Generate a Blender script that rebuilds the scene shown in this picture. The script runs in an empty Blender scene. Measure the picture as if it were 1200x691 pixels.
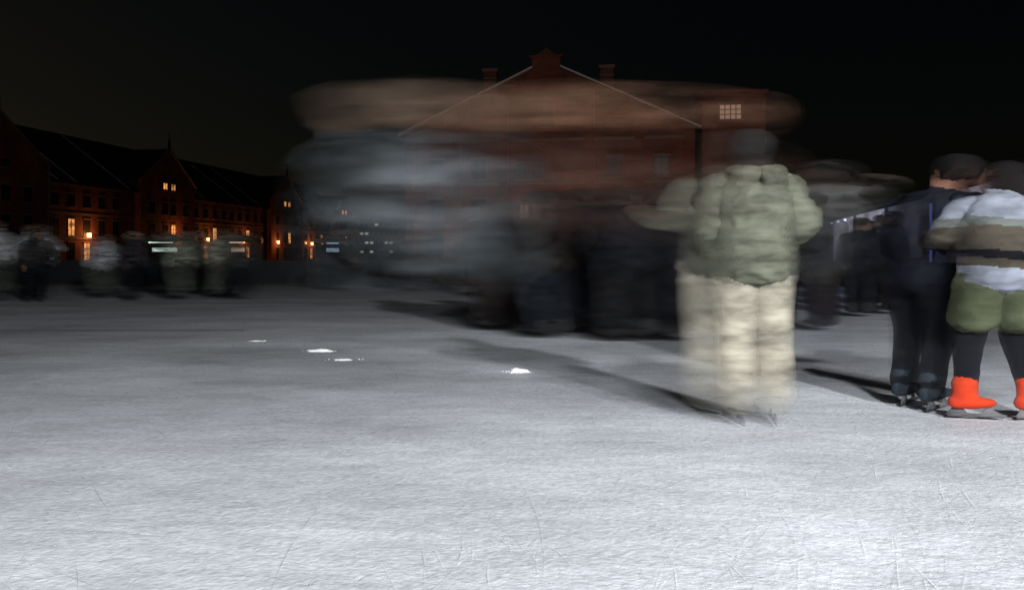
import bpy, bmesh, math, random
import numpy as np
from mathutils import Vector, Matrix, noise
from mathutils.bvhtree import BVHTree
random.seed(7)
S = bpy.context.scene
S.view_settings.view_transform = 'Standard'
S.view_settings.look = 'None'
S.view_settings.exposure = 0
COL = S.collection

# ------------------------------------------------------------------ materials
MATS = {}
def nodes_of(name):
    m = bpy.data.materials.new(name); m.use_nodes = True
    nt = m.node_tree
    return m, nt, nt.nodes, nt.links, nt.nodes['Principled BSDF'], nt.nodes['Material Output']

def plain(name, c, rough=.8, metal=0, var=.25, scale=6, emit=None, estr=0):
    if name in MATS: return MATS[name]
    m, nt, N, L, P, O = nodes_of(name)
    tc = N.new('ShaderNodeTexCoord'); nz = N.new('ShaderNodeTexNoise')
    nz.inputs['Scale'].default_value = scale; nz.inputs['Detail'].default_value = 5
    L.new(tc.outputs['Object'], nz.inputs['Vector'])
    mx = N.new('ShaderNodeMix'); mx.data_type = 'RGBA'
    mx.inputs[6].default_value = (*[v*(1-var) for v in c], 1)
    mx.inputs[7].default_value = (*[min(1, v*(1+var)) for v in c], 1)
    L.new(nz.outputs['Fac'], mx.inputs[0]); L.new(mx.outputs[2], P.inputs['Base Color'])
    P.inputs['Roughness'].default_value = rough; P.inputs['Metallic'].default_value = metal
    if emit:
        P.inputs['Emission Color'].default_value = (*emit, 1)
        if var > .4:
            mr = N.new('ShaderNodeMapRange'); mr.inputs[1].default_value = .38; mr.inputs[2].default_value = .62
            mr.inputs[3].default_value = estr*.25; mr.inputs[4].default_value = estr*1.5
            L.new(nz.outputs['Fac'], mr.inputs[0]); L.new(mr.outputs[0], P.inputs['Emission Strength'])
        else:
            P.inputs['Emission Strength'].default_value = estr
    MATS[name] = m
    return m

def cloth(c, ghost, streak=0.0, rough=.9, camo=.4):
    key = ('cloth', tuple(c), ghost, streak, camo)
    if key in MATS: return MATS[key]
    m, nt, N, L, P, O = nodes_of('cloth_%d' % len(MATS))
    tc = N.new('ShaderNodeTexCoord'); nz = N.new('ShaderNodeTexNoise')
    mp0 = N.new('ShaderNodeMapping'); mp0.inputs['Scale'].default_value = (.4, .6, 1.5)
    nz.inputs['Scale'].default_value = 9; nz.inputs['Detail'].default_value = 6
    L.new(tc.outputs['Object'], mp0.inputs[0]); L.new(mp0.outputs[0], nz.inputs['Vector'])
    r0 = N.new('ShaderNodeMapRange'); r0.inputs[1].default_value = .35; r0.inputs[2].default_value = .65
    L.new(nz.outputs['Fac'], r0.inputs[0])
    mx = N.new('ShaderNodeMix'); mx.data_type = 'RGBA'
    mx.inputs[6].default_value = (*[v*(1-camo) for v in c], 1)
    mx.inputs[7].default_value = (*[min(1, v*(1+camo)) for v in c], 1)
    L.new(r0.outputs[0], mx.inputs[0]); L.new(mx.outputs[2], P.inputs['Base Color'])
    P.inputs['Roughness'].default_value = rough
    P.inputs['Specular IOR Level'].default_value = .15
    if ghost:
        at = N.new('ShaderNodeAttribute'); at.attribute_name = 'ghost'
        tr = N.new('ShaderNodeBsdfTransparent'); ms = N.new('ShaderNodeMixShader')
        fac = at.outputs['Fac']
        if streak > 0:
            mp = N.new('ShaderNodeMapping'); mp.inputs['Scale'].default_value = (.8, .7, 7)
            n2 = N.new('ShaderNodeTexNoise'); n2.inputs['Scale'].default_value = 1.3; n2.inputs['Detail'].default_value = 4
            L.new(tc.outputs['Object'], mp.inputs['Vector']); L.new(mp.outputs[0], n2.inputs['Vector'])
            mr = N.new('ShaderNodeMapRange'); mr.inputs[1].default_value = .33; mr.inputs[2].default_value = .68
            mr.inputs[3].default_value = 1-streak; mr.inputs[4].default_value = 1
            L.new(n2.outputs['Fac'], mr.inputs[0])
            mu = N.new('ShaderNodeMath'); mu.operation = 'MULTIPLY'
            L.new(fac, mu.inputs[0]); L.new(mr.outputs[0], mu.inputs[1]); fac = mu.outputs[0]
        L.new(fac, ms.inputs[0]); L.new(tr.outputs[0], ms.inputs[1]); L.new(P.outputs[0], ms.inputs[2])
        L.new(ms.outputs[0], O.inputs['Surface'])
    MATS[key] = m
    return m

def brick_mat():
    m, nt, N, L, P, O = nodes_of('red_brick')
    tc = N.new('ShaderNodeTexCoord'); sp = N.new('ShaderNodeSeparateXYZ'); cb = N.new('ShaderNodeCombineXYZ')
    ad = N.new('ShaderNodeMath'); ad.operation = 'ADD'
    L.new(tc.outputs['Object'], sp.inputs[0]); L.new(sp.outputs[0], ad.inputs[0]); L.new(sp.outputs[1], ad.inputs[1])
    L.new(ad.outputs[0], cb.inputs[0]); L.new(sp.outputs[2], cb.inputs[1])
    b = N.new('ShaderNodeTexBrick')
    b.inputs['Color1'].default_value = (.28, .08, .042, 1); b.inputs['Color2'].default_value = (.20, .055, .032, 1)
    b.inputs['Mortar'].default_value = (.16, .10, .08, 1); b.inputs['Scale'].default_value = 1
    b.inputs['Brick Width'].default_value = .45; b.inputs['Row Height'].default_value = .15
    b.inputs['Mortar Size'].default_value = .012
    L.new(cb.outputs[0], b.inputs['Vector'])
    nz = N.new('ShaderNodeTexNoise'); nz.inputs['Scale'].default_value = .35; nz.inputs['Detail'].default_value = 8
    L.new(tc.outputs['Object'], nz.inputs['Vector'])
    mr = N.new('ShaderNodeMapRange'); mr.inputs[1].default_value = .3; mr.inputs[2].default_value = .75
    mr.inputs[3].default_value = .4; mr.inputs[4].default_value = 1.2
    L.new(nz.outputs['Fac'], mr.inputs[0])
    mx = N.new('ShaderNodeMix'); mx.data_type = 'RGBA'; mx.blend_type = 'MULTIPLY'; mx.inputs[0].default_value = 1
    L.new(b.outputs['Color'], mx.inputs[6]); L.new(mr.outputs[0], mx.inputs[7]); L.new(mx.outputs[2], P.inputs['Base Color'])
    P.inputs['Roughness'].default_value = .9
    return m
BRICK = brick_mat()
STONE = plain('weathered_stone', (.20, .13, .10), .85)
SNOWSTONE = plain('coping_stone', (.6, .6, .6), .7)
ROOF = plain('slate_roof', (.02, .02, .022), .95)
DARK = plain('dark_frame', (.02, .02, .02), .7)
GLASS = plain('dark_glass', (.02, .02, .025), .3)
WARM = plain('warm_window', (.3, .2, .1), .5, var=.6, scale=.9, emit=(1, .40, .12), estr=.8)
DIMW = plain('dim_window', (.2, .15, .1), .5, emit=(1, .6, .4), estr=.2)
STEEL = plain('skate_steel', (.6, .6, .62), .25, metal=1)

def ice_mat():
    m, nt, N, L, P, O = nodes_of('ice_surface')
    tc = N.new('ShaderNodeTexCoord')
    def nz(scale, detail, sc=(1, 1, 1), rot=0, dist=0):
        mp = N.new('ShaderNodeMapping'); mp.inputs['Scale'].default_value = sc; mp.inputs['Rotation'].default_value = (0, 0, rot)
        n = N.new('ShaderNodeTexNoise'); n.inputs['Scale'].default_value = scale; n.inputs['Detail'].default_value = detail
        n.inputs['Distortion'].default_value = dist
        L.new(tc.outputs['Object'], mp.inputs['Vector']); L.new(mp.outputs[0], n.inputs['Vector'])
        return n.outputs['Fac']
    def rng(s, a, b, c, d):
        r = N.new('ShaderNodeMapRange'); r.inputs[1].default_value = a; r.inputs[2].default_value = b
        r.inputs[3].default_value = c; r.inputs[4].default_value = d; L.new(s, r.inputs[0]); return r.outputs[0]
    def mul(a, b, op='MULTIPLY'):
        k = N.new('ShaderNodeMath'); k.operation = op; L.new(a, k.inputs[0]); L.new(b, k.inputs[1]); return k.outputs[0]
    big = rng(nz(.55, 7, (1, 1.8, 1), .1), .32, .68, .70, 1.05)
    grain = rng(nz(30, 6), .3, .7, .84, 1.08)
    s1 = rng(nz(2.2, 9, (1, 3, 1), .3, 1.4), .35, .65, .87, 1.05)
    s2 = rng(nz(9, 8, (1.2, 1.8, 1), -.5, 2.4), .4, .6, .92, 1.04)
    f = mul(mul(big, grain), mul(s1, s2))
    mx = N.new('ShaderNodeMix'); mx.data_type = 'RGBA'; mx.blend_type = 'MULTIPLY'; mx.inputs[0].default_value = 1
    mx.inputs[6].default_value = (.80, .82, .865, 1)
    L.new(f, mx.inputs[7]); L.new(mx.outputs[2], P.inputs['Base Color'])
    P.inputs['Roughness'].default_value = .6
    P.inputs['Specular IOR Level'].default_value = .25
    h = mul(mul(nz(46, 5), nz(14, 8, (1, 1.4, 1), .3, 2), 'ADD'), nz(4, 7, (1, 1, 1), -.5, 1.5), 'ADD')
    bp = N.new('ShaderNodeBump'); bp.inputs['Strength'].default_value = .36; bp.inputs['Distance'].default_value = .013
    L.new(h, bp.inputs['Height']); L.new(bp.outputs[0], P.inputs['Normal'])
    return m

# ------------------------------------------------------------------ mesh helpers
def newobj(name, verts, faces, mats, midx=None, parent=None, loc=(0, 0, 0), smooth=False):
    me = bpy.data.meshes.new(name); me.from_pydata([tuple(v) for v in verts], [], faces); me.validate(); me.update()
    for m in mats: me.materials.append(m)
    if midx is not None and len(midx) == len(me.polygons): me.polygons.foreach_set('material_index', midx)
    if smooth: me.polygons.foreach_set('use_smooth', [True]*len(me.polygons))
    o = bpy.data.objects.new(name, me); COL.objects.link(o); o.location = loc
    if parent: o.parent = parent
    return o
class MB:
    def __init__(s): s.v = []; s.f = []; s.m = []
    def box(s, x0, x1, y0, y1, z0, z1, m=0):
        b = len(s.v)
        s.v += [(x0,y0,z0),(x1,y0,z0),(x1,y1,z0),(x0,y1,z0),(x0,y0,z1),(x1,y0,z1),(x1,y1,z1),(x0,y1,z1)]
        s.f += [tuple(b+i for i in q) for q in ((0,3,2,1),(4,5,6,7),(0,1,5,4),(1,2,6,5),(2,3,7,6),(3,0,4,7))]; s.m += [m]*6
    def prism(s, prof, a0, a1, axis='y', m=0):
        b = len(s.v); n = len(prof)
        for a in (a0, a1):
            for (p, z) in prof: s.v.append((p, a, z) if axis == 'y' else (a, p, z))
        s.f.append(tuple(b+i for i in range(n))); s.f.append(tuple(b+n+i for i in reversed(range(n))))
        for i in range(n): j = (i+1) % n; s.f.append((b+i, b+n+i, b+n+j, b+j))
        s.m += [m]*(n+2)
    def obj(s, name, mats, **k):
        o = newobj(name, s.v, s.f, mats, s.m, **k)
        bm = bmesh.new(); bm.from_mesh(o.data); bmesh.ops.recalc_face_normals(bm, faces=bm.faces); bm.to_mesh(o.data); bm.free()
        return o
def empty(name, loc=(0, 0, 0), rz=0):
    e = bpy.data.objects.new(name, None); COL.objects.link(e); e.location = loc; e.rotation_euler = (0, 0, rz); e.empty_display_size = .3
    return e

# ------------------------------------------------------------------ ground / ice
def ground():
    mb = MB(); mb.v = [(-900,-300,-.12),(900,-300,-.12),(900,1200,-.12),(-900,1200,-.12)]; mb.f = [(0,1,2,3)]; mb.m = [0]
    mb.obj('ground', [plain('asphalt', (.04, .04, .042), .9, var=.4, scale=1.5)])
    mb = MB(); mb.v = [(-40,-14,0),(16,-14,0),(16,27,0),(-40,27,0),(-40,-14,-.1),(16,-14,-.1),(16,27,-.1),(-40,27,-.1)]
    mb.f = [(0,1,2,3),(0,4,5,1),(1,5,6,2),(2,6,7,3),(3,7,4,0)]; mb.m = [0]*5
    mb.obj('ice_rink', [ice_mat()])
    v, f, mi = [], [], []
    for k in range(6500):
        y = 1.8 + 15*random.random()**1.6; x = random.uniform(-.75, .75)*(y+1.5)
        th = random.choice([random.gauss(.1, .5), random.gauss(.9, .4), random.uniform(0, 3.14)])
        ln = random.uniform(.06, .38)*(1 + 3*(random.random() < .12)); R = random.choice([-1, 1])*random.uniform(.4, 6)
        w = random.uniform(.0006, .0017)*(1+.17*y); seg = 10; b = len(v)
        px, py, a = x, y, th
        for i in range(seg+1):
            ww = w*math.sin(math.pi*min(.97, max(.03, i/seg)))
            v += [(px-math.sin(a)*ww, py+math.cos(a)*ww, .004), (px+math.sin(a)*ww, py-math.cos(a)*ww, .004)]
            px += math.cos(a)*ln/seg; py += math.sin(a)*ln/seg; a += ln/seg/R
        c = 0 if random.random() < .62 else 1
        for i in range(seg): f.append((b+2*i, b+2*i+1, b+2*i+3, b+2*i+2)); mi.append(c)
    def mk(name, c, a):
        m, nt, N, L, P, O = nodes_of(name); P.inputs['Base Color'].default_value = (*c, 1); P.inputs['Roughness'].default_value = .7
        tc = N.new('ShaderNodeTexCoord'); nz = N.new('ShaderNodeTexNoise'); nz.inputs['Scale'].default_value = 5
        L.new(tc.outputs['Object'], nz.inputs['Vector'])
        mr = N.new('ShaderNodeMapRange'); mr.inputs[1].default_value = .35; mr.inputs[2].default_value = .65
        mr.inputs[3].default_value = .05; mr.inputs[4].default_value = a
        L.new(nz.outputs['Fac'], mr.inputs[0]); L.new(mr.outputs[0], P.inputs['Alpha']); return m
    newobj('skate_marks', v, f, [mk('ice_shavings', (.95, .96, .97), .62), mk('cut_groove', (.45, .48, .53), .36)], mi)
    mb = MB(); mb.v = [(-16,10.4,.0025),(-3.6,10.6,.0025),(-3.6,10.85,.0025),(-16,10.65,.0025)]; mb.f = [(0,1,2,3)]; mb.m = [0]
    m, nt, N, L, P, O = nodes_of('faded_line'); P.inputs['Base Color'].default_value = (.3, .1, .12, 1); P.inputs['Alpha'].default_value = .2
    mb.obj('rink_line', [m])
ground()

def glint_lump(x, y, w, h, seed):  # bright light flashes on the ice, built as small self-glowing white lumps
    rnd = random.Random(seed); v, f = [], []
    nu, nv = 20, 6
    for j in range(nv+1):
        for i in range(nu):
            a = 2*math.pi*i/nu; t = j/nv; r = math.cos(t*math.pi/2)
            k = 1+.8*noise.noise(Vector((math.cos(a)*2.2+seed, math.sin(a)*2.2, t*2)))
            v.append((math.cos(a)*r*w*.5*k, math.sin(a)*r*w*.2*k, max(0, math.sin(t*math.pi/2)*h*k)))
    for j in range(nv):
        for i in range(nu): f.append((j*nu+i, j*nu+(i+1) % nu, (j+1)*nu+(i+1) % nu, (j+1)*nu+i))
    for c in range(14):
        b = len(v); cx = rnd.uniform(-1, 1)*w; cy = rnd.uniform(-.4, .4)*w; s = rnd.uniform(.003, .011)
        v += [(cx-s,cy,0),(cx,cy-s,0),(cx+s,cy,0),(cx,cy+s,0),(cx,cy,s)]
        f += [(b,b+1,b+4),(b+1,b+2,b+4),(b+2,b+3,b+4),(b+3,b,b+4)]
    newobj('ice_glint', v, f, [plain('glint_glow', (.97, .98, .98), .25, var=.01, emit=(1, 1, 1), estr=.4)], None, loc=(x, y, .002), smooth=True)
glint_lump(-2.0, 8.35, .22, .02, 1); glint_lump(-1.62, 7.65, .18, .009, 2)
glint_lump(.055, 6.85, .15, .028, 3); glint_lump(-3.0, 9.35, .11, .006, 4)

# ------------------------------------------------------------------ buildings
TH = math.radians(9)
def window(mb, axis, c, z, w, h, face, sgn, lit=3, panes=(2, 3)):
    def bx(a0, a1, d0, d1, z0, z1, m):
        d0, d1 = face+sgn*d0, face+sgn*d1; d0, d1 = min(d0, d1), max(d0, d1)
        if axis == 'x': mb.box(d0, d1, a0, a1, z0, z1, m)
        else: mb.box(a0, a1, d0, d1, z0, z1, m)
    bx(c-w/2, c+w/2, -.05, .03, z-h/2, z+h/2, lit)
    bx(c-w/2-.2, c+w/2+.2, -.05, .16, z-h/2-.18, z-h/2-.002, 1)
    bx(c-w/2-.15, c+w/2+.15, -.05, .12, z+h/2+.002, z+h/2+.2, 1)
    for i in range(panes[0]+1):
        a = c-w/2+w*i/panes[0]; bx(a-.035, a+.035, -.04, .07, z-h/2, z+h/2, 2)
    for i in range(panes[1]+1):
        q = z-h/2+h*i/panes[1]; bx(c-w/2, c+w/2, -.04, .065, q-.03, q+.03, 2)
BM = [BRICK, STONE, DARK, GLASS, WARM, DIMW, ROOF, SNOWSTONE]

def main_warehouse():
    e = empty('brick_warehouse', (2.7, 62.6, 0), -TH)
    W, E, R, LN = 11.4, 10.9, 16.2, 140
    mb = MB(); mb.prism([(-W, -.12), (W, -.12), (W, E), (0, R), (-W, E)], 0, LN); mb.obj('walls', [BRICK], parent=e)
    mb = MB(); s = (R-E)/W
    for g in (-1, 1):
        mb.prism([(0, R+.02), (g*(W+.5), E-.5*s+.02), (g*(W+.5), E-.5*s+.25), (0, R+.3)], .35, LN+.3)
    mb.obj('roof', [ROOF], parent=e)
    mb = MB()
    for g in (-1, 1):
        mb.prism([(g*1.1, R-1.1*s+.1), (g*(W+.6), E-.6*s+.1), (g*(W+.6), E-.6*s+.22), (g*1.1, R-1.1*s+.24)], -.2, .3)
    mb.obj('gable_coping', [SNOWSTONE], parent=e)
    mb = MB(); mb.box(-1.1, 1.1, -.2, .4, R-1.2, R+.345); mb.box(-1.3, 1.3, -.35, .5, R+.35, R+.5); mb.prism([(-.9, R+.51), (.9, R+.51), (0, R+1.1)], -.1, .3); mb.obj('parapet', [BRICK], parent=e)
    mb = MB(); mb.box(-.06, .06, .04, .16, R+1.0, R+2.0); mb.box(-.3, .3, .06, .14, R+1.5, R+1.6); mb.obj('finial', [DARK], parent=e)
    mb = MB()
    for x in (-4.6, 4.7):
        z = R-abs(x)*s; mb.box(x-.5, x+.5, .6, 1.6, z-.3, z+1.7, 0); mb.box(x-.62, x+.62, .48, 1.72, z+1.702, z+1.95, 1)
        mb.box(x-.56, x+.56, .54, 1.66, z+1.1, z+1.25, 1)
    mb.obj('chimneys', [BRICK, STONE], parent=e)
    mb = MB()
    for x in (-11.0, -7.2, -3.4, 3.4, 7.2, 11.0):
        top = R-abs(x)*s-.35-.4*s; mb.box(x-.35, x+.35, -.22, -.001, -.1, top, 0)
    for z, w in ((3.3, W), (6.6, W), (10.0, W)):
        mb.box(-w, w, -.1, -.002, z, z+.25, 1)
    for i in range(34):
        x = -W+.5+i*(2*W-1)/33
        if abs(x) < 1.3: continue
        z = R-abs(x)*s-.3; mb.box(x-.12, x+.12, -.16, -.003, z-.55, z-.02, 0)
    mb.obj('pilasters_and_bands', [BRICK, STONE], parent=e)
    mb = MB()
    for x, z, w, h, l in ((-1.95, 7.65, .8, 1.15, 3), (-.75, 7.65, .8, 1.15, 3), (-1.75, 4.5, .75, 1.1, 5), (-.75, 4.5, .75, 1.1, 5),
                          (8.9, 7.9, 1.1, 1.5, 3), (-8.9, 7.9, 1.1, 1.5, 3), (5.3, 7.9, 1.1, 1.5, 3), (-5.4, 7.9, 1.1, 1.5, 3),
                          (8.9, 4.7, 1.1, 1.6, 3), (5.3, 4.7, 1.1, 1.6, 3), (-5.4, 4.7, 1.1, 1.6, 3), (-8.9, 4.7, 1.1, 1.6, 3),
                          (-9.0, 1.7, 1.4, 2.2, 3), (-5.4, 1.7, 1.4, 2.2, 3), (5.3, 1.7, 1.4, 2.2, 3), (9.0, 1.7, 1.4, 2.2, 3),
                          (0, 12.0, 1.2, 1.6, 3)):
        window(mb, 'y', x, z, w, h, 0, -1, l)
    mb.obj('windows', BM, parent=e)
    mb = MB(); mb.box(-1.5, 1.5, -.3, -.02, -.1, 2.9); mb.box(-.02, .02, -.33, -.301, 0, 2.8); mb.box(-1.8, 1.8, -.4, -.02, 2.92, 3.2)
    mb.obj('doors', [DARK], parent=e)
    mb = MB(); mb.box(11.9, 16.4, -1.2, 5, -.12, 13.0, 0); mb.box(11.7, 16.6, -1.4, 5.2, 13.002, 13.3, 0)
    mb.box(11.8, 16.5, -1.3, 5.1, 12.5, 12.7, 0); window(mb, 'y', 13.9, 11.7, 1.6, 1.1, -1.2, -1, 5, (4, 3))
    mb.obj('lift_tower', BM, parent=e)
main_warehouse()

def long_warehouse():
    e = empty('brick_warehouse', (-62, 96, 0), -TH)
    E, R, D = 11.3, 19.3, 22
    y0, y1 = -30, 118
    mb = MB(); mb.prism([(-D, -.12), (0, -.12), (0, E), (-D/2, R), (-D, E)], y0, y1); mb.obj('walls', [BRICK], parent=e)
    s = (R-E)/(D/2)
    mb = MB()
    mb.prism([(-D/2, R+.02), (.9, E-.9*s+.02), (.9, E-.9*s+.3), (-D/2, R+.35)], y0-.3, y1+.3)
    mb.prism([(-D/2, R+.02), (-D-.9, E-.9*s+.02), (-D-.9, E-.9*s+.3), (-D/2, R+.35)], y0-.3, y1+.3)
    mb.obj('roof', [ROOF], parent=e)
    mb = MB()
    for yy in (-6, 9, 12.5, 24, 45, 58, 66, 88, 100):
        mb.prism([(-D/2+.5, R-.5*s+.37), (.7, E-.7*s+.33), (.7, E-.7*s+.41), (-D/2+.5, R-.5*s+.45)], yy, yy+.25)
    mb.obj('roof_ribs', [plain('lead_rib', (.6,.6,.6))], parent=e)
    mb = MB(); tr = MB(); wn = MB(); fn = MB()
    for c, w in ((-1, 16), (34, 15), (78, 15), (112, 10)):
        pe, pk = 12.6, 18.2 if w > 12 else 16.5
        mb.prism([(c-w/2, -.1), (c+w/2, -.1), (c+w/2, pe), (c, pk), (c-w/2, pe)], -8, 1.0, axis='x', m=0)
        for g in (-1, 1):
            tr.prism([(c, pk+.02), (c+g*(w/2+.3), pe-.1), (c+g*(w/2+.3), pe+.1), (c, pk+.3)], .8, 1.3, axis='x')
            mb.prism([(c, pk+.01), (c+g*(w/2+.3), pe-.12), (c+g*(w/2+.3), pe+.05), (c, pk+.2)], -8, .79, axis='x', m=1)
        for q in (-1, 0, 1):
            zz = pk+.25-abs(q)*(pk-pe)*.7; fn.box(.9, 1.1, c+q*w*.35-.2, c+q*w*.35+.2, zz-.4, zz+1.4); fn.box(.97, 1.03, c+q*w*.35-.06, c+q*w*.35+.06, zz+1.4, zz+2.6)
        for q in (-4.6, -1.1, 1.1, 4.6):
            if abs(q)+1 > w/2: continue
            for z, h in ((12.2, 1.0), (8.6, 1.9), (4.9, 2.3), (1.6, 2.4)):
                if z > 12 and abs(q) > 4: continue
                lit = 3
                if z > 12 and c > 30 and abs(q) < 2: lit = 4
                if z == 4.9 and c > 0 and q in (1.1,): lit = 4
                window(wn, 'x', c+q, z, 1.2, h, 1.0, 1, lit)
    y = 9.5
    k = 0
    while y < 112:
        if not any(abs(y-c) < 9 for c in (34, 78)):
            for z, h in ((8.6, 1.7), (4.9, 2.3), (1.6, 2.4)):
                lit = 4 if (z == 4.9 and (k % 4 == 1)) or (z < 2 and k % 5 == 2) else 3
                window(wn, 'x', y, z, 1.3, h, 0, 1, lit)
        y += 3.1; k += 1
    mb.obj('gabled_bays', [BRICK, ROOF], parent=e); tr.obj('gable_copings', [STONE], parent=e)
    wn.obj('windows', BM, parent=e); fn.obj('pinnacles', [DARK], parent=e)
    mb = MB()
    for z in (6.7, 3.3, 10.6):
        mb.box(.001, .12, y0, y1, z, z+.25)
    mb.box(1.0, 1.16, 7.1, 7.3, 0, 12.4); mb.box(1.0, 1.16, -9.2, -9.0, 0, 12.4)
    mb.obj('string_courses', [STONE], parent=e)
    lm = MB()
    for i, y in enumerate((15.8, 35.4, 47, 60, 73, 93)):
        xx = 1.0 if any(abs(y-c) < 7.5 for c in (34, 78)) else 0
        lm.box(xx+.1, xx+.5, y-.2, y+.2, 3.6, 4.2, 0); lm.box(xx, xx+.6, y-.05, y+.05, 4.202, 4.3, 1)
        l = bpy.data.lights.new('lantern_light', 'POINT'); l.energy = 200; l.color = (1, .36, .1); l.shadow_soft_size = .3
        lo = bpy.data.objects.new('lantern_light', l); COL.objects.link(lo); lo.parent = e; lo.location = (xx+1.2, y, 4.0)
    lm.obj('wall_lanterns', [plain('lantern_glass', (1, .6, .3), .5, emit=(1, .5, .18), estr=5), DARK], parent=e)
long_warehouse()

def office():
    e = empty('office_building', (-50, 300, 0), 0)
    mb = MB(); mb.box(-8, 8, 0, 12, -.1, 15, 0); mb.box(-8.3, 8.3, -.3, 12.3, 15.002, 15.6, 0)
    r = random.Random(3)
    for i in range(8):
        for j in range(4):
            mb.box(-7.2+i*1.85, -6+i*1.85, -.1, -.001, 2.2+j*3.4, 3.0+j*3.4, 1 if r.random() < .4 else 2)
    mb.obj('walls_and_windows', [plain('concrete', (.1, .1, .1)), plain('office_light', (.5, .5, .5), emit=(1, .93, .8), estr=.25), GLASS], parent=e)
office()

def stall(x, y, w, col, es):
    mb = MB(); mb.box(-w/2, w/2, -.9, .9, 0, 1.0, 0); mb.box(-w/2-.2, w/2+.2, -1.1, 1.1, 2.35, 2.5, 1)
    mb.prism([(-w/2-.2, 2.502), (w/2+.2, 2.502), (0, 3.1)], -1.1, 1.1, m=1)
    for a in (-w/2, w/2-.08):
        for b in (-.9, .82): mb.box(a, a+.08, b, b+.08, 1.002, 2.349, 2)
    mb.box(-w/2+.6, w/2-1.2, .6, .64, 1.5, 1.85, 3); mb.box(-w/2+1.0, w/2-.9, -1.0, -.94, 2.24, 2.34, 3)
    mb.obj('market_stall', [plain('stall_wood', (.12, .08, .05)), plain('stall_canvas', (.2, .19, .17)), DARK,
        plain('stall_lamp_%s' % str(col), (.8, .8, .8), emit=col, estr=es)], loc=(x, y, -.12))
stall(-30.5, 70, 4, (.75, 1, .9), 1.8); stall(-24, 70, 3, (1, .7, .5), 1.0); stall(-16.5, 74, 3, (.5, .7, 1), .8)

# ------------------------------------------------------------------ rink barriers, tent
def barrier(x0, y0, x1, y1, h, n):
    e = empty('rink_barrier', (x0, y0, 0), math.atan2(y1-y0, x1-x0)); L = math.hypot(x1-x0, y1-y0)
    mb = MB()
    for i in range(n):
        a, b = i*L/n, (i+1)*L/n
        mb.box(a+.03, b-.03, -.03, .03, .08, h-.06, 0); mb.box(a-.03, a+.028, -.05, .05, -.1, h-.062, 1)
    mb.box(0, L, -.06, .06, h-.058, h, 1); mb.box(0, L, -.04, .04, 0, .078, 2)
    mb.obj('panels', [plain('barrier_panel', (.015, .017, .02), .7), DARK, plain('kick_board', (.06, .055, .04))], parent=e)
barrier(-38, 26.4, 11.6, 26.4, .85, 25)
barrier(11.6, 26.4, 8.2, 10.5, .85, 9)
barrier(8.2, 10.5, 12.5, 4.0, .85, 4)

def tent():
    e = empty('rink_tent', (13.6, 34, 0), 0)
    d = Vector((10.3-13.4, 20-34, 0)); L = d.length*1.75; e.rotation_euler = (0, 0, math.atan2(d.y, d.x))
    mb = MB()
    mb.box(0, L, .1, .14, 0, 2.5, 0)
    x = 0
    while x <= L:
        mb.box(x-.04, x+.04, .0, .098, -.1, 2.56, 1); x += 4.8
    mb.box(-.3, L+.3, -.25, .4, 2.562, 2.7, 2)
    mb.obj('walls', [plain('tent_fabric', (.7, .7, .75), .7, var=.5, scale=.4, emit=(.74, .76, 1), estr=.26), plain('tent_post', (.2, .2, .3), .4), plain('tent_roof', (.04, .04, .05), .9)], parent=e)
    mb = MB()
    for x in (9.7, 14.6): mb.box(x, x+.05, -.09, -.04, .2, 2.3, 0)
    for x in np.arange(.4, 6, 1.4): mb.box(x, x+.25, -.3, -.25, 2.3, 2.36, 1)
    mb.obj('led_strips', [plain('blue_led', (.2, .3, 1), emit=(.25, .3, 1), estr=3), plain('white_led', (.8, .8, 1), emit=(.6, .7, 1), estr=2)], parent=e)
tent()

# ------------------------------------------------------------------ people
def tube(pts, rad, side=(1, 0, 0), n=16):
    pts = [Vector(p) for p in pts]; rad = [(r, r) if not isinstance(r, tuple) else r for r in rad]
    t0 = (pts[1]-pts[0]).normalized(); t1 = (pts[-1]-pts[-2]).normalized()
    P = [pts[0]-t0*min(rad[0])*.6, pts[0]-t0*min(rad[0])*.35]+pts+[pts[-1]+t1*min(rad[-1])*.35, pts[-1]+t1*min(rad[-1])*.6]
    R = [tuple(q*.45 for q in rad[0]), tuple(q*.8 for q in rad[0])]+rad+[tuple(q*.8 for q in rad[-1]), tuple(q*.45 for q in rad[-1])]
    PP, RR = [], []
    for i in range(len(P)-1):
        for k in range(3):
            t = k/3; p0 = P[max(0, i-1)]; p1 = P[i]; p2 = P[i+1]; p3 = P[min(len(P)-1, i+2)]
            PP.append(.5*((2*p1)+(p2-p0)*t+(2*p0-5*p1+4*p2-p3)*t*t+(3*p1-p0-3*p2+p3)*t**3)); tt = t*t*(3-2*t)
            RR.append((R[i][0]*(1-tt)+R[i+1][0]*tt, R[i][1]*(1-tt)+R[i+1][1]*tt))
    PP.append(P[-1]); RR.append(R[-1])
    v, f = [], []; s = Vector(side)
    for i, p in enumerate(PP):
        t = (PP[min(i+1, len(PP)-1)]-PP[max(i-1, 0)]).normalized(); u = (s-t*s.dot(t))
        if u.length < 1e-3: u = Vector((0, 1, 0))-t*t.y
        u.normalize(); w = t.cross(u)
        for k in range(n):
            a = 2*math.pi*k/n; v.append(p+u*math.cos(a)*RR[i][0]+w*math.sin(a)*RR[i][1])
    for i in range(len(PP)-1):
        for k in range(n): f.append((i*n+k, i*n+(k+1) % n, (i+1)*n+(k+1) % n, (i+1)*n+k))
    f.append(tuple(reversed(range(n)))); f.append(tuple(range((len(PP)-1)*n, len(PP)*n)))
    return v, f
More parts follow.
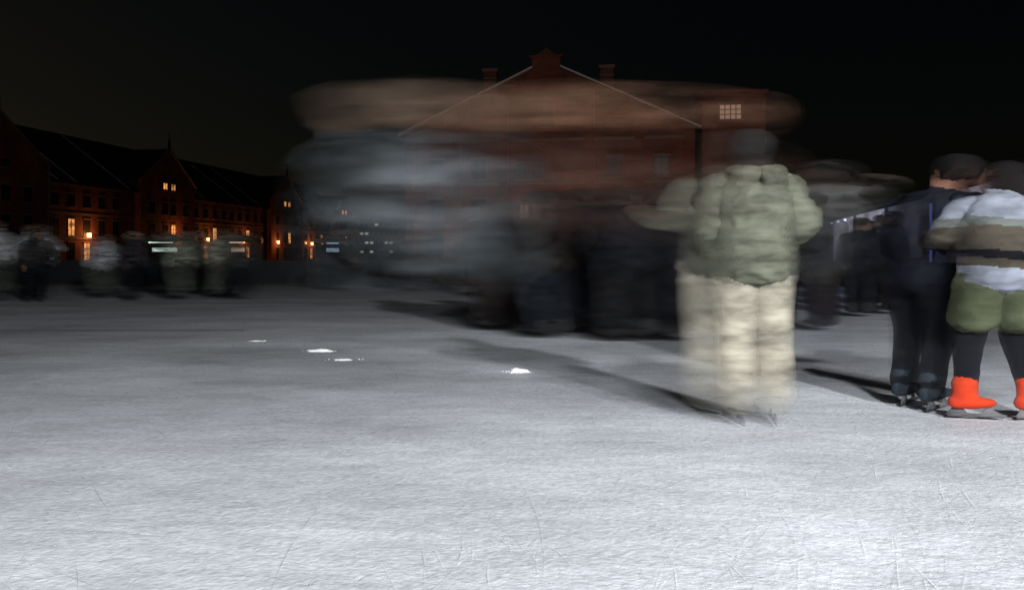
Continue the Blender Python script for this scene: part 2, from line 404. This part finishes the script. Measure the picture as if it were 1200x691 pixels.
def ell(c, r, n=16):
    v, f = [], []; c = Vector(c)
    for j in range(1, n//2):
        for i in range(n):
            a = 2*math.pi*i/n; b = math.pi*j/(n//2)
            v.append(c+Vector((r[0]*math.sin(b)*math.cos(a), r[1]*math.sin(b)*math.sin(a), r[2]*math.cos(b))))
    m = n//2-1
    for j in range(m-1):
        for i in range(n): f.append((j*n+i, (j+1)*n+i, (j+1)*n+(i+1) % n, j*n+(i+1) % n))
    t = len(v); v += [c+Vector((0, 0, r[2])), c-Vector((0, 0, r[2]))]
    for i in range(n): f.append((t, i, (i+1) % n)); f.append((t+1, (m-1)*n+(i+1) % n, (m-1)*n+i))
    return v, f

BASE = dict(pelvis=(0,0,.97), waist=(0,0,1.10), chest=(0,0,1.29), upper=(0,-.005,1.42), neck=(0,0,1.50), head=(0,.02,1.65),
    shL=(-.185,0,1.425), elL=(-.25,-.02,1.15), wrL=(-.26,.06,.91), shR=(.185,0,1.425), elR=(.25,-.02,1.15), wrR=(.26,.06,.91),
    hipL=(-.095,0,.94), knL=(-.105,.02,.54), anL=(-.11,-.01,.17), toL=(-.125,.17,.11),
    hipR=(.095,0,.94), knR=(.105,.02,.54), anR=(.11,-.01,.17), toR=(.125,.17,.11))

def person(name, loc, heading=0, scale=1, pose=None, cols=None, alpha=1.0, sweep=0.0, streak=0.0, voxel=.03, bulk=1.1, loose=1.0,
           hood=False, longhair=False, hem=.86, zfade=None, rule=None, parent=None, ankle_r=.062, seed=0, skirt=None, camo=.4, fold=1.0, simple=False, zsweep=None):
    J = {k: Vector(v) for k, v in BASE.items()}
    for k, v in (pose or {}).items(): J[k] = Vector(v)
    c = dict(top=(.05,.05,.06), bottom=(.04,.04,.05), skin=(.45,.27,.2), hair=(.015,.012,.01), boot=(.03,.03,.03), dark=(.01,.01,.01), lip=(.3,.1,.09))
    c.update(cols or {})
    if simple: c['dark'] = c['skin']; c['lip'] = c['skin']
    if 'shorts' not in c: c['shorts'] = (.1,.1,.1)
    keys = list(c.keys())+['steel']
    parts, post = [], []
    b = bulk
    dn = (J['pelvis']-J['waist']).normalized()
    low = J['waist']+dn*(1.10-hem)
    parts.append((tube([J['pelvis']+dn*.04, J['pelvis'], J['waist']], [(.15*loose, .115*loose), (.165*loose, .12*loose), (.14, .11)]), 'bottom'))
    parts.append((tube([low, low*.6+J['waist']*.4, J['waist'], J['chest'], J['upper'], J['neck']-(J['neck']-J['upper'])*.3], [(.168*b, .13*b), (.165*b, .128*b), (.152*b, .122*b), (.178*b, .13*b), (.17*b, .105*b), (.08*b, .075*b)], n=24), 'top'))
    parts.append((tube([J['upper'], J['neck'], J['head']], [.062, .055, .05]), 'skin'))
    for s in 'LR':
        sg = -1 if s == 'L' else 1
        parts.append((tube([J['upper']*.5+J['sh'+s]*.5, J['sh'+s], (J['sh'+s]*.45+J['el'+s]*.55), J['el'+s], (J['el'+s]*.5+J['wr'+s]*.5), J['wr'+s]],
            [(.07*b,.06*b), .067*b, .056*b, .05*b, .046*b, .038*b]), 'top'))
        kn = J['kn'+s]; hp = J['hip'+s]; an = J['an'+s]
        parts.append((tube([hp+Vector((0,0,.02)), hp*.5+kn*.5, kn, kn*.5+an*.5, an], [(.098*loose, .1*loose), .083*loose, .066*loose, max(.06*loose, ankle_r*.95), ankle_r]), 'bottom'))
        if skirt:
            kk = hp*(1-skirt)+kn*skirt
            parts.append((tube([hp, hp*.5+kk*.5, kk], [(.10,.12), (.10,.115), (.103,.11)]), 'shorts'))
        to = J['to'+s]; d = (to-an); d.z = 0; d.normalize()
        heel = Vector((an.x, an.y, to.z))-d*.05
        sd_ = tuple(d.cross(Vector((0,0,1))))
        parts.append((tube([heel, heel+d*.09, to, to+d*.04], [(.04,.045), (.042,.045), (.042,.035), (.034,.027)], side=sd_), 'boot'))
        parts.append((tube([heel+d*.05, an+Vector((0,0,-.02)), an+Vector((0,0,.06))], [.045, .05, .052]), 'boot'))
        if not simple:
            side = d.cross(Vector((0,0,1))); zb = to.z-.045; bv = []
            for (t, z) in ((-.06, zb-.05), (.27, zb-.05), (.29, zb-.03), (.25, zb-.022), (.2, zb+.01), (.17, zb+.01), (.14, zb-.025), (.06, zb-.025), (.03, zb+.01), (-.03, zb+.01), (-.07, zb-.03)):
                for q in (-.003, .003): bv.append(heel+d*t+side*q+Vector((0,0,z-heel.z)))
            n = len(bv)//2; bf = [tuple(2*i for i in range(n)), tuple(2*i+1 for i in reversed(range(n)))]+[(2*i, 2*i+1, 2*((i+1) % n)+1, 2*((i+1) % n)) for i in range(n)]
            post.append((bv, bf, 'steel'))
        wr = J['wr'+s]; fd = (wr-J['el'+s]).normalized(); inn = Vector((-sg, 0, 0)); inn = (inn-fd*inn.dot(fd)).normalized(); fr = fd.cross(inn)*(-sg)
        if fr.y < 0: fr = -fr
        hs = []
        hs.append(tube([wr-fd*.02, wr+fd*.03, wr+fd*.085], [(.026,.02), (.036,.017), (.04,.014)], side=tuple(fr), n=10))
        for i, (ln, off) in enumerate(((.072,.03), (.08,.010), (.074,-.011), (.058,-.031))):
            a = wr+fd*.085+fr*off; m1 = a+fd*ln*.45+inn*.008; m2 = a+fd*ln*.75+inn*.024; m3 = a+fd*ln*.92+inn*.042
            hs.append(tube([a-fd*.015, m1, m2, m3], [.0095, .009, .008, .007], side=tuple(fr), n=8))
        a = wr+fd*.03+fr*.03
        hs.append(tube([a, a+fr*.025+fd*.025+inn*.01, a+fr*.035+fd*.055+inn*.02], [.012, .0105, .009], side=tuple(inn), n=8))
        for h_ in hs:
            if simple: parts.append((h_, 'skin'))
            else: post.append((*h_, 'skin'))
    H = J['head']; hd = []
    hd.append((ell(H, (.074,.094,.11), 20), 'skin')); hd.append((ell(H+Vector((0,.035,-.06)), (.052,.055,.055)), 'skin'))
    hd.append((tube([H+Vector((0,.092,.01)), H+Vector((0,.112,-.028))], [.009, .015], n=8), 'skin'))
    for sg in (-1, 1):
        hd.append((ell(H+Vector((sg*.078,-.005,-.01)), (.01,.018,.03), 8), 'skin'))
        hd.append((ell(H+Vector((sg*.03,.086,.005)), (.013,.008,.007), 8), 'dark'))
        hd.append((ell(H+Vector((sg*.03,.088,.025)), (.018,.006,.005), 8), 'skin' if simple else 'hair'))
    hd.append((ell(H+Vector((0,.09,-.062)), (.022,.007,.006), 8), 'lip'))
    hd.append((ell(H+Vector((0,-.018,.018)), (.086,.098,.106), 20), 'hair'))
    if longhair: hd.append((tube([H+Vector((0,-.05,0)), H+Vector((0,-.07,-.10)), H+Vector((0,-.075,-.15))], [(.08,.06), (.078,.05), (.05,.03)]), 'hair'))
    if hood: parts.append((tube([J['neck']+Vector((-.10,-.05,.0)), J['neck']+Vector((-.05,-.11,-.03)), J['neck']+Vector((.05,-.11,-.03)), J['neck']+Vector((.10,-.05,.0))], [.04, .058, .058, .04]), 'top'))
    parts += hd
    V, F, M = [], [], []
    for (v, f), k in parts:
        o = len(V); V += v; F += [tuple(o+i for i in q) for q in f]; M += [keys.index(k)]*len(f)
    me = bpy.data.meshes.new('tmp'); me.from_pydata([tuple(q) for q in V], [], F); me.update()
    bm = bmesh.new(); bm.from_mesh(me); bmesh.ops.recalc_face_normals(bm, faces=bm.faces); bm.to_mesh(me); bm.free()
    bvh = BVHTree.FromPolygons([tuple(q) for q in V], F)
    o = bpy.data.objects.new('tmp', me); COL.objects.link(o)
    md = o.modifiers.new('r', 'REMESH'); md.mode = 'VOXEL'; md.voxel_size = voxel
    dg = bpy.context.evaluated_depsgraph_get(); ev = o.evaluated_get(dg); rm = bpy.data.meshes.new_from_object(ev)
    bpy.data.objects.remove(o); bpy.data.meshes.remove(me)
    nv = len(rm.vertices); co = np.empty(nv*3); rm.vertices.foreach_get('co', co); co = co.reshape(-1, 3)
    ne = len(rm.edges); ed = np.empty(ne*2, dtype=np.int64); rm.edges.foreach_get('vertices', ed); ed = ed.reshape(-1, 2)
    def smooth(a, it):
        for _ in range(it):
            acc = a.copy(); cnt = np.ones((nv, 1))
            np.add.at(acc, ed[:, 0], a[ed[:, 1]]); np.add.at(acc, ed[:, 1], a[ed[:, 0]])
            np.add.at(cnt, ed[:, 0], 1); np.add.at(cnt, ed[:, 1], 1); a = acc/cnt
        return a
    fm = []
    for p in rm.polygons:
        cc = p.center; h = bvh.find_nearest(cc); k = M[h[2]] if h[2] is not None else 0
        if rule:
            kk = rule(keys[k], cc)
            if kk != keys[k]: k = keys.index(kk)
        fm.append(k)
    co = smooth(co, 2)
    rm.vertices.foreach_set('co', co.ravel()); rm.update()
    nr = np.empty(nv*3); rm.vertices.foreach_get('normal', nr); nr = nr.reshape(-1, 3)
    hz = J['neck'].z-.02
    for i in range(nv):
        x, y, z = co[i]
        if z < .2: continue
        if z > hz:
            if y < J['head'].y+.02: co[i] += nr[i]*noise.noise(Vector((x*30, y*30, z*14+seed)))*.008
            continue
        if z > .85:
            w = noise.noise(Vector((x*6+seed, y*6, z*11+x*6+seed)))+.8*(1-2.4*abs(noise.noise(Vector((x*8+z*9, y*9, z*15-x*10+seed)))))
            am = .013
        else:
            w = noise.noise(Vector((x*11+seed, y*11, z*4+seed)))+.5*(1-2*abs(noise.noise(Vector((x*16+z*4, y*14, z*3+seed)))))
            am = .008
        co[i] += nr[i]*w*am*fold*(1 if voxel < .025 else .6)
    polys = [tuple(p.vertices) for p in rm.polygons]
    sm = smooth(nr, (14 if sweep > .3 else 6) if voxel > .02 else 22); sm /= np.maximum(1e-6, np.linalg.norm(sm, axis=1))[:, None]
    bpy.data.meshes.remove(rm)
    allv = [Vector(q) for q in co]; alln = [Vector(q) for q in sm]
    for v, f, k in post:
        o0 = len(allv); allv += [Vector(q) for q in v]; alln += [Vector((0, 1, 0))]*len(v); polys += [tuple(o0+i for i in q) for q in f]; fm += [keys.index(k)]*len(f)
    Rm = Matrix.Rotation(heading, 3, 'Z'); out = []; ga = []
    for p, n in zip(allv, alln):
        q = Rm @ (p*scale); nn = Rm @ n; nx = nn.x
        z = q.z
        sz = zsweep(z) if zsweep else 1
        q.x += sweep*nx*sz
        if sweep >= .3: a = alpha*max(0, 1-abs(nx))**1.0*(1-.95*abs(nn.z)**1.2)
        elif sweep >= .15: a = alpha*max(0, 1-abs(nx))**.8
        elif sweep > 0: a = alpha*(1-sz*min(1, abs(nx))**2.0)
        else: a = alpha
        if zfade: a *= zfade(z)
        out.append(q); ga.append(max(0, a))
    if sweep > 0:
        kp, km = [], []
        for p, k in zip(polys, fm):
            if max(ga[i] for i in p) > .03: kp.append(p); km.append(k)
        used = sorted({i for p in kp for i in p}); mpi = {i: j for j, i in enumerate(used)}
        polys = [tuple(mpi[i] for i in p) for p in kp]; fm = km
        out = [out[i] for i in used]; ga = [ga[i] for i in used]
    mats = []
    for k in keys:
        if k == 'steel': mats.append(cloth((.18,.18,.19), True, 0))
        else: mats.append(cloth(c[k], True, streak, camo=camo if k != 'boot' else .15))
    ob = newobj(name, out, polys, mats, fm, loc=loc, smooth=True, parent=parent)
    at = ob.data.attributes.new('ghost', 'FLOAT', 'POINT')
    if len(ga) == len(ob.data.vertices): at.data.foreach_set('value', ga)
    return ob

# --- standing man in olive jacket (back to us)
JK = (.125, .13, .096); PT = (.36, .33, .26)
man = empty('standing_man', (1.40, 4.72, 0))
MP = dict(shL=(-.165,0,1.42), shR=(.165,0,1.42), elR=(.28,-.02,1.20), wrR=(.2,.2,1.05), elL=(-.235,.0,1.16), wrL=(-.16,.2,1.03), head=(-.0,.035,1.635), neck=(0,.01,1.50),
          hipL=(-.09,0,.93), knL=(-.10,.0,.54), anL=(-.10,-.01,.16), toL=(-.12,.15,.11), hipR=(.09,0,.93), knR=(.11,.02,.54), anR=(.12,-.01,.16), toR=(.15,.15,.11))
mc = dict(top=JK, bottom=PT, boot=(.34,.32,.27), hair=(.018,.018,.018), skin=(.03,.028,.026), dark=(.03,.03,.03), lip=(.03,.03,.03))
person('body', (0.03,0,0), 0, 1.0, MP, mc, alpha=.95, sweep=.075, voxel=.012, bulk=1.15, loose=.98, ankle_r=.068, hood=True, hem=.91, parent=man, seed=3, fold=1.15, camo=.45,
       zfade=lambda z: (1 if z > .4 else max(.25, (z-.02)/.38)) if z < 1.46 else max(.62, 1-(z-1.46)*4))
MP2 = dict(MP); MP2.update(elL=(-.33,.02,1.2), wrL=(-.43,.2,1.27))
mc2 = dict(mc); mc2.update(skin=(.12,.07,.05), hair=(.04,.033,.03))
person('motion_trail', (-.09,.03,0), 0, 1.0, MP2, mc2, alpha=.45, sweep=.149, voxel=.016, bulk=1.15, loose=1.1, ankle_r=.085, hood=True, hem=.91, parent=man, seed=5, simple=True, streak=.5,
       zfade=lambda z: (1 if z > .4 else max(.1, (z-.06)/.34)) if z < 1.46 else .25)

# --- skater in dark jacket, leaning right
dj = empty('skater_in_dark_jacket', (2.72, 5.3, 0))
DP = dict(chest=(.05,.06,1.29), upper=(.09,.1,1.41), neck=(.12,.13,1.49), head=(.19,.19,1.63),
    shL=(-.1,.1,1.41), elL=(-.19,.07,1.14), wrL=(-.12,.22,.95), shR=(.26,.1,1.41), elR=(.36,.2,1.18), wrR=(.35,.42,1.12),
    knL=(-.1,.1,.54), anL=(-.1,-.04,.17), toL=(-.1,.13,.11), knR=(.12,.02,.54), anR=(.11,-.14,.17), toR=(.13,.03,.11))
dc = dict(top=(.009,.010,.016), bottom=(.006,.007,.010), boot=(.03,.04,.05), skin=(.16,.08,.055), dark=(.04,.02,.015), lip=(.12,.05,.04), hair=(.006,.005,.005))
zs = lambda z: .3 if z < .3 else min(1, .3+(z-.3)*1.2)
person('body', (0,0,0), math.radians(-45), .96, DP, dc, alpha=.86, sweep=.11, voxel=.013, bulk=1.05, loose=.88, parent=dj, zsweep=zs)
person('motion_trail', (.10,.05,0), math.radians(-35), .95, DP, dc, alpha=.55, sweep=.149, voxel=.02, bulk=1.1, parent=dj, simple=True, streak=.5, zfade=lambda z: 1 if z > .5 else max(0, (z-.2)/.3))
# --- skater with orange boots and striped top
def stripe(k, c):
    if k == 'top':
        z = c.z+.012*math.sin(c.x*14)
        if z > 1.31: return 'white'
        if z > 1.26: return 'grey'
        if z > 1.10: return 'taupe'
        if z > 1.045: return 'black'
        if z > .99: return 'taupe'
        return 'white'
    if k == 'bottom': return 'shorts' if c.z > .6 else 'bottom'
    return k
ob = empty('skater_in_orange_boots', (3.0, 4.88, 0))
OP = dict(pelvis=(0,-.02,.93), waist=(0,0,1.05), chest=(.02,.06,1.27), upper=(.05,.1,1.40), neck=(.07,.13,1.47), head=(.11,.19,1.58),
    shL=(-.13,.1,1.39), elL=(-.31,.08,1.20), wrL=(-.26,.32,1.14), shR=(.24,.1,1.39), elR=(.38,.05,1.2), wrR=(.32,.3,1.08),
    hipL=(-.1,0,.88), knL=(-.15,.12,.54), anL=(-.23,-.02,.18), toL=(-.13,-.03,.11), hipR=(.1,0,.88), knR=(.15,.15,.54), anR=(.17,.0,.18), toR=(.28,.05,.11))
oc = dict(top=(.3,.3,.3), white=(.25,.27,.32), grey=(.14,.15,.14), taupe=(.07,.06,.046), black=(.006,.006,.008), bottom=(.007,.007,.010), shorts=(.085,.098,.055), boot=(.62,.05,.015), hair=(.006,.005,.005), skin=(.16,.08,.055), dark=(.04,.02,.015), lip=(.12,.05,.04))
person('body', (0,0,0), math.radians(-8), .94, OP, oc, alpha=.88, sweep=.11, voxel=.012, bulk=1.03, loose=.82, rule=stripe, skirt=.72, ankle_r=.042, hem=.95, parent=ob, camo=.3, fold=1.1, zsweep=zs, longhair=True)
person('motion_trail', (.11,.03,0), math.radians(-14), .93, OP, oc, alpha=.55, sweep=.149, voxel=.02, bulk=1.1, loose=.85, rule=stripe, skirt=.72, ankle_r=.045, hem=.95, parent=ob, camo=.3, simple=True, streak=.5, zfade=lambda z: 1 if z > .5 else max(0, (z-.3)/.2), longhair=True)

# --- big smeared skaters passing close by
def legA(z): return 1 if z > 1.2 else max(0, 1-(1.2-z)*2.2)
def legB(z): return 1 if z > 1.42 else max(0, 1-(1.42-z)*2.6)
person('passing_skater', (-.42, 3.55, 0), math.radians(-80), 1.02, None, dict(top=(.12,.135,.145), bottom=(.06,.06,.06), hair=(.085,.06,.043), skin=(.12,.08,.058)), alpha=.58, sweep=.50, streak=.95, voxel=.03, bulk=1.2, zfade=legA, seed=9, simple=True)
person('passing_skater', (.34, 3.75, 0), math.radians(-75), 1.04, None, dict(top=(.045,.024,.018), bottom=(.04,.04,.04), hair=(.10,.052,.032), skin=(.13,.065,.04)), alpha=.62, sweep=.95, streak=.95, voxel=.03, bulk=1.3, zfade=legB, seed=12, simple=True)
# --- skater behind the man, forearm thrown up and out
person('skater', (2.42, 6.0, 0), math.radians(15), .98, dict(shL=(-.185,0,1.44), elL=(-.26,-.12,1.5), wrL=(-.02,-.3,1.50), shR=(.185,0,1.44), elR=(.3,-.1,1.48), wrR=(.2,-.3,1.56)), dict(top=(.15,.15,.145), bottom=(.03,.03,.05), skin=(.12,.09,.08), hair=(.02,.018,.018)), alpha=.38, sweep=.22, streak=.85, voxel=.025, seed=2, simple=True,
       zfade=lambda z: 1 if z > 1.38 else max(.3, 1-(1.38-z)*4))

# --- dark crowd in the middle
rr = random.Random(21)
DK = [(.008,.009,.012), (.010,.010,.012), (.007,.010,.013), (.014,.011,.010), (.009,.011,.015)]
for (x, y, sc, sw, al) in ((-.15,10.6,.98,.5,1.), (.45,9.7,1.02,.4,1.0), (.95,10.2,1.06,.4,1.0), (1.35,9.2,1.02,.3,1.0), (1.9,9.3,1.06,.3,1.0), (3.25,9.8,1.02,.22,1.0), (4.15,10.6,1.0,.18,1.0)):
    w = rr.uniform(-.06,.06)
    person('skater', (x, y, 0), rr.uniform(-1.2, 1.2), sc, dict(knL=(-.12,.02+w,.54), knR=(.12,.05-w,.54), anL=(-.13,-.1*w*10,.17), elL=(-.3,.05,1.17), wrL=(-.27,.2,1.02), elR=(.3,.05,1.17)),
        dict(top=rr.choice(DK), bottom=rr.choice(DK), skin=(.035,.025,.02)), alpha=al, sweep=min(sw, .29), streak=.12, voxel=.035, bulk=1.45, loose=1.25, seed=x*3, simple=True,
        zfade=lambda z: 1 if z > .4 else .5+.5*z/.4)
# --- spectators far left and centre
pal = [(.52,.54,.56), (.05,.05,.06), (.02,.02,.02), (.03,.035,.03), (.32,.35,.27), (.36,.37,.29), (.06,.06,.06), (.48,.48,.5)]
for i, (u, y, al, sw, ci) in enumerate(((-11.3,17.2,1,.45,0), (-10.75,18.0,.95,.38,7), (-10.15,17.0,.92,.1,2), (-9.65,18.8,.95,.35,0), (-9.0,20.5,.95,.25,2), (-8.35,17.6,.95,.22,1), (-8.1,20.6,.95,.2,3),
        (-7.45,17.9,1,.36,4), (-6.75,18.6,1,.36,5), (-6.1,18.0,.85,.38,6), (-5.5,23.5,.95,.4,1), (-4.6,22,.95,.45,3), (-3.5,24,.95,.45,2), (-2.6,22,.95,.45,3), (-1.7,23,.95,.4,2), (-.7,19,.9,.38,1))):
    lf = rr.uniform(.4, .8)
    person('spectator', (u, y, 0), rr.uniform(-3, 3), rr.uniform(.86, 1.04), dict(elL=(-.28-.1*rr.random(),.08,1.17), wrL=(-.18,.25,1.1+.15*rr.random()), knR=(.14,.12*rr.random(),.54), anR=(.16,-.1*rr.random(),.17)), dict(top=pal[ci], bottom=DK[i % 5] if ci not in (4,5,0) else (.09,.10,.08), skin=(.18,.12,.09)),
           alpha=al, sweep=sw, streak=.6, voxel=.045, bulk=1.25, loose=1.15, seed=i*2.3, simple=True, zfade=lambda z, lf=lf: 1 if z > .9 else lf+(1-lf)*z/.9)
for i, (x, y) in enumerate(((7.0,15.5), (8.6,18.5), (6.3,13.6), (9.6,21), (5.5,13.0), (7.5,17.2))):
    person('spectator', (x+.2, y, 0), rr.uniform(-2, 2), rr.uniform(.9, 1.03), None, dict(top=DK[i % 5] if i != 1 else (.03,.04,.10), bottom=DK[(i+1) % 5], skin=(.1,.06,.05)), alpha=.95, sweep=.14, voxel=.04, bulk=1.2, seed=i, simple=True)

# ------------------------------------------------------------------ lights
def floodlight(loc, target, power, col, size, name='flood_or_fill_mast', spread=120, blend=.6):
    e = empty(name, (loc[0], loc[1], 0)); h = loc[2]
    v, f = tube([(0,0,0), (0,0,h*.5), (0,0,h-.3)], [.11, .09, .07]); newobj('pole', v, f, [STEEL], parent=e, smooth=True)
    mb = MB(); mb.box(-.5, .5, -.16, -.12, h-.25, h+.25, 0); mb.box(-.55, .55, -.25, -.161, h-.3, h+.3, 0); mb.obj('lamp_housing', [DARK], parent=e)
    l = bpy.data.lights.new('flood', 'SPOT'); l.energy = power; l.color = col; l.shadow_soft_size = size; l.spot_size = math.radians(spread); l.spot_blend = blend
    o = bpy.data.objects.new('flood', l); COL.objects.link(o); o.parent = e; o.location = (0, .1, h)
    o.rotation_euler = (Vector(target)-Vector(loc)).to_track_quat('-Z', 'Y').to_euler()
floodlight((6.5, -7.5, 6.0), (0, 9, 0), 8800, (.96, .98, 1), .28)
floodlight((2.0, -4.5, 6.6), (1.9, 1.3, 0), 4300, (.94, .97, 1), .45, spread=80, blend=1.0)  # fill spot added to brighten the near ice; its mast is made up

for x, p in ((-6, 280), (5, 270), (14, 130)):
    l = bpy.data.lights.new('facade_uplight', 'POINT'); l.energy = p; l.color = (1, .46, .28); l.shadow_soft_size = .4
    o = bpy.data.objects.new('facade_uplight', l); COL.objects.link(o); o.location = (x, 54.5, 1.2)

sd = bpy.data.lights.new('moon', 'SUN'); sd.energy = .006; sd.angle = math.radians(.5); sd.color = (1, .93, .85)
so = bpy.data.objects.new('moon', sd); COL.objects.link(so); so.rotation_euler = (math.radians(60), 0, math.radians(25))
w = bpy.data.worlds.new('World'); S.world = w; w.use_nodes = True
N = w.node_tree.nodes; L = w.node_tree.links
sk = N.new('ShaderNodeTexSky'); sk.sky_type = 'NISHITA'; sk.sun_disc = False; sk.sun_elevation = math.radians(4); sk.sun_rotation = math.radians(-55)
mx = N.new('ShaderNodeMix'); mx.data_type = 'RGBA'; mx.blend_type = 'MULTIPLY'; mx.inputs[0].default_value = 1; mx.inputs[7].default_value = (.9, .92, 1.0, 1)
L.new(sk.outputs[0], mx.inputs[6]); L.new(mx.outputs[2], N['Background'].inputs[0]); N['Background'].inputs[1].default_value = .0012

cd = bpy.data.cameras.new('camera'); cam = bpy.data.objects.new('camera', cd); COL.objects.link(cam)
cd.lens = 28; cd.sensor_width = 36; cd.shift_y = -.038; cd.clip_end = 3000; cd.clip_start = .05
cam.location = (0, 0, 1.0); cam.rotation_euler = (math.radians(90), 0, 0)
S.camera = cam
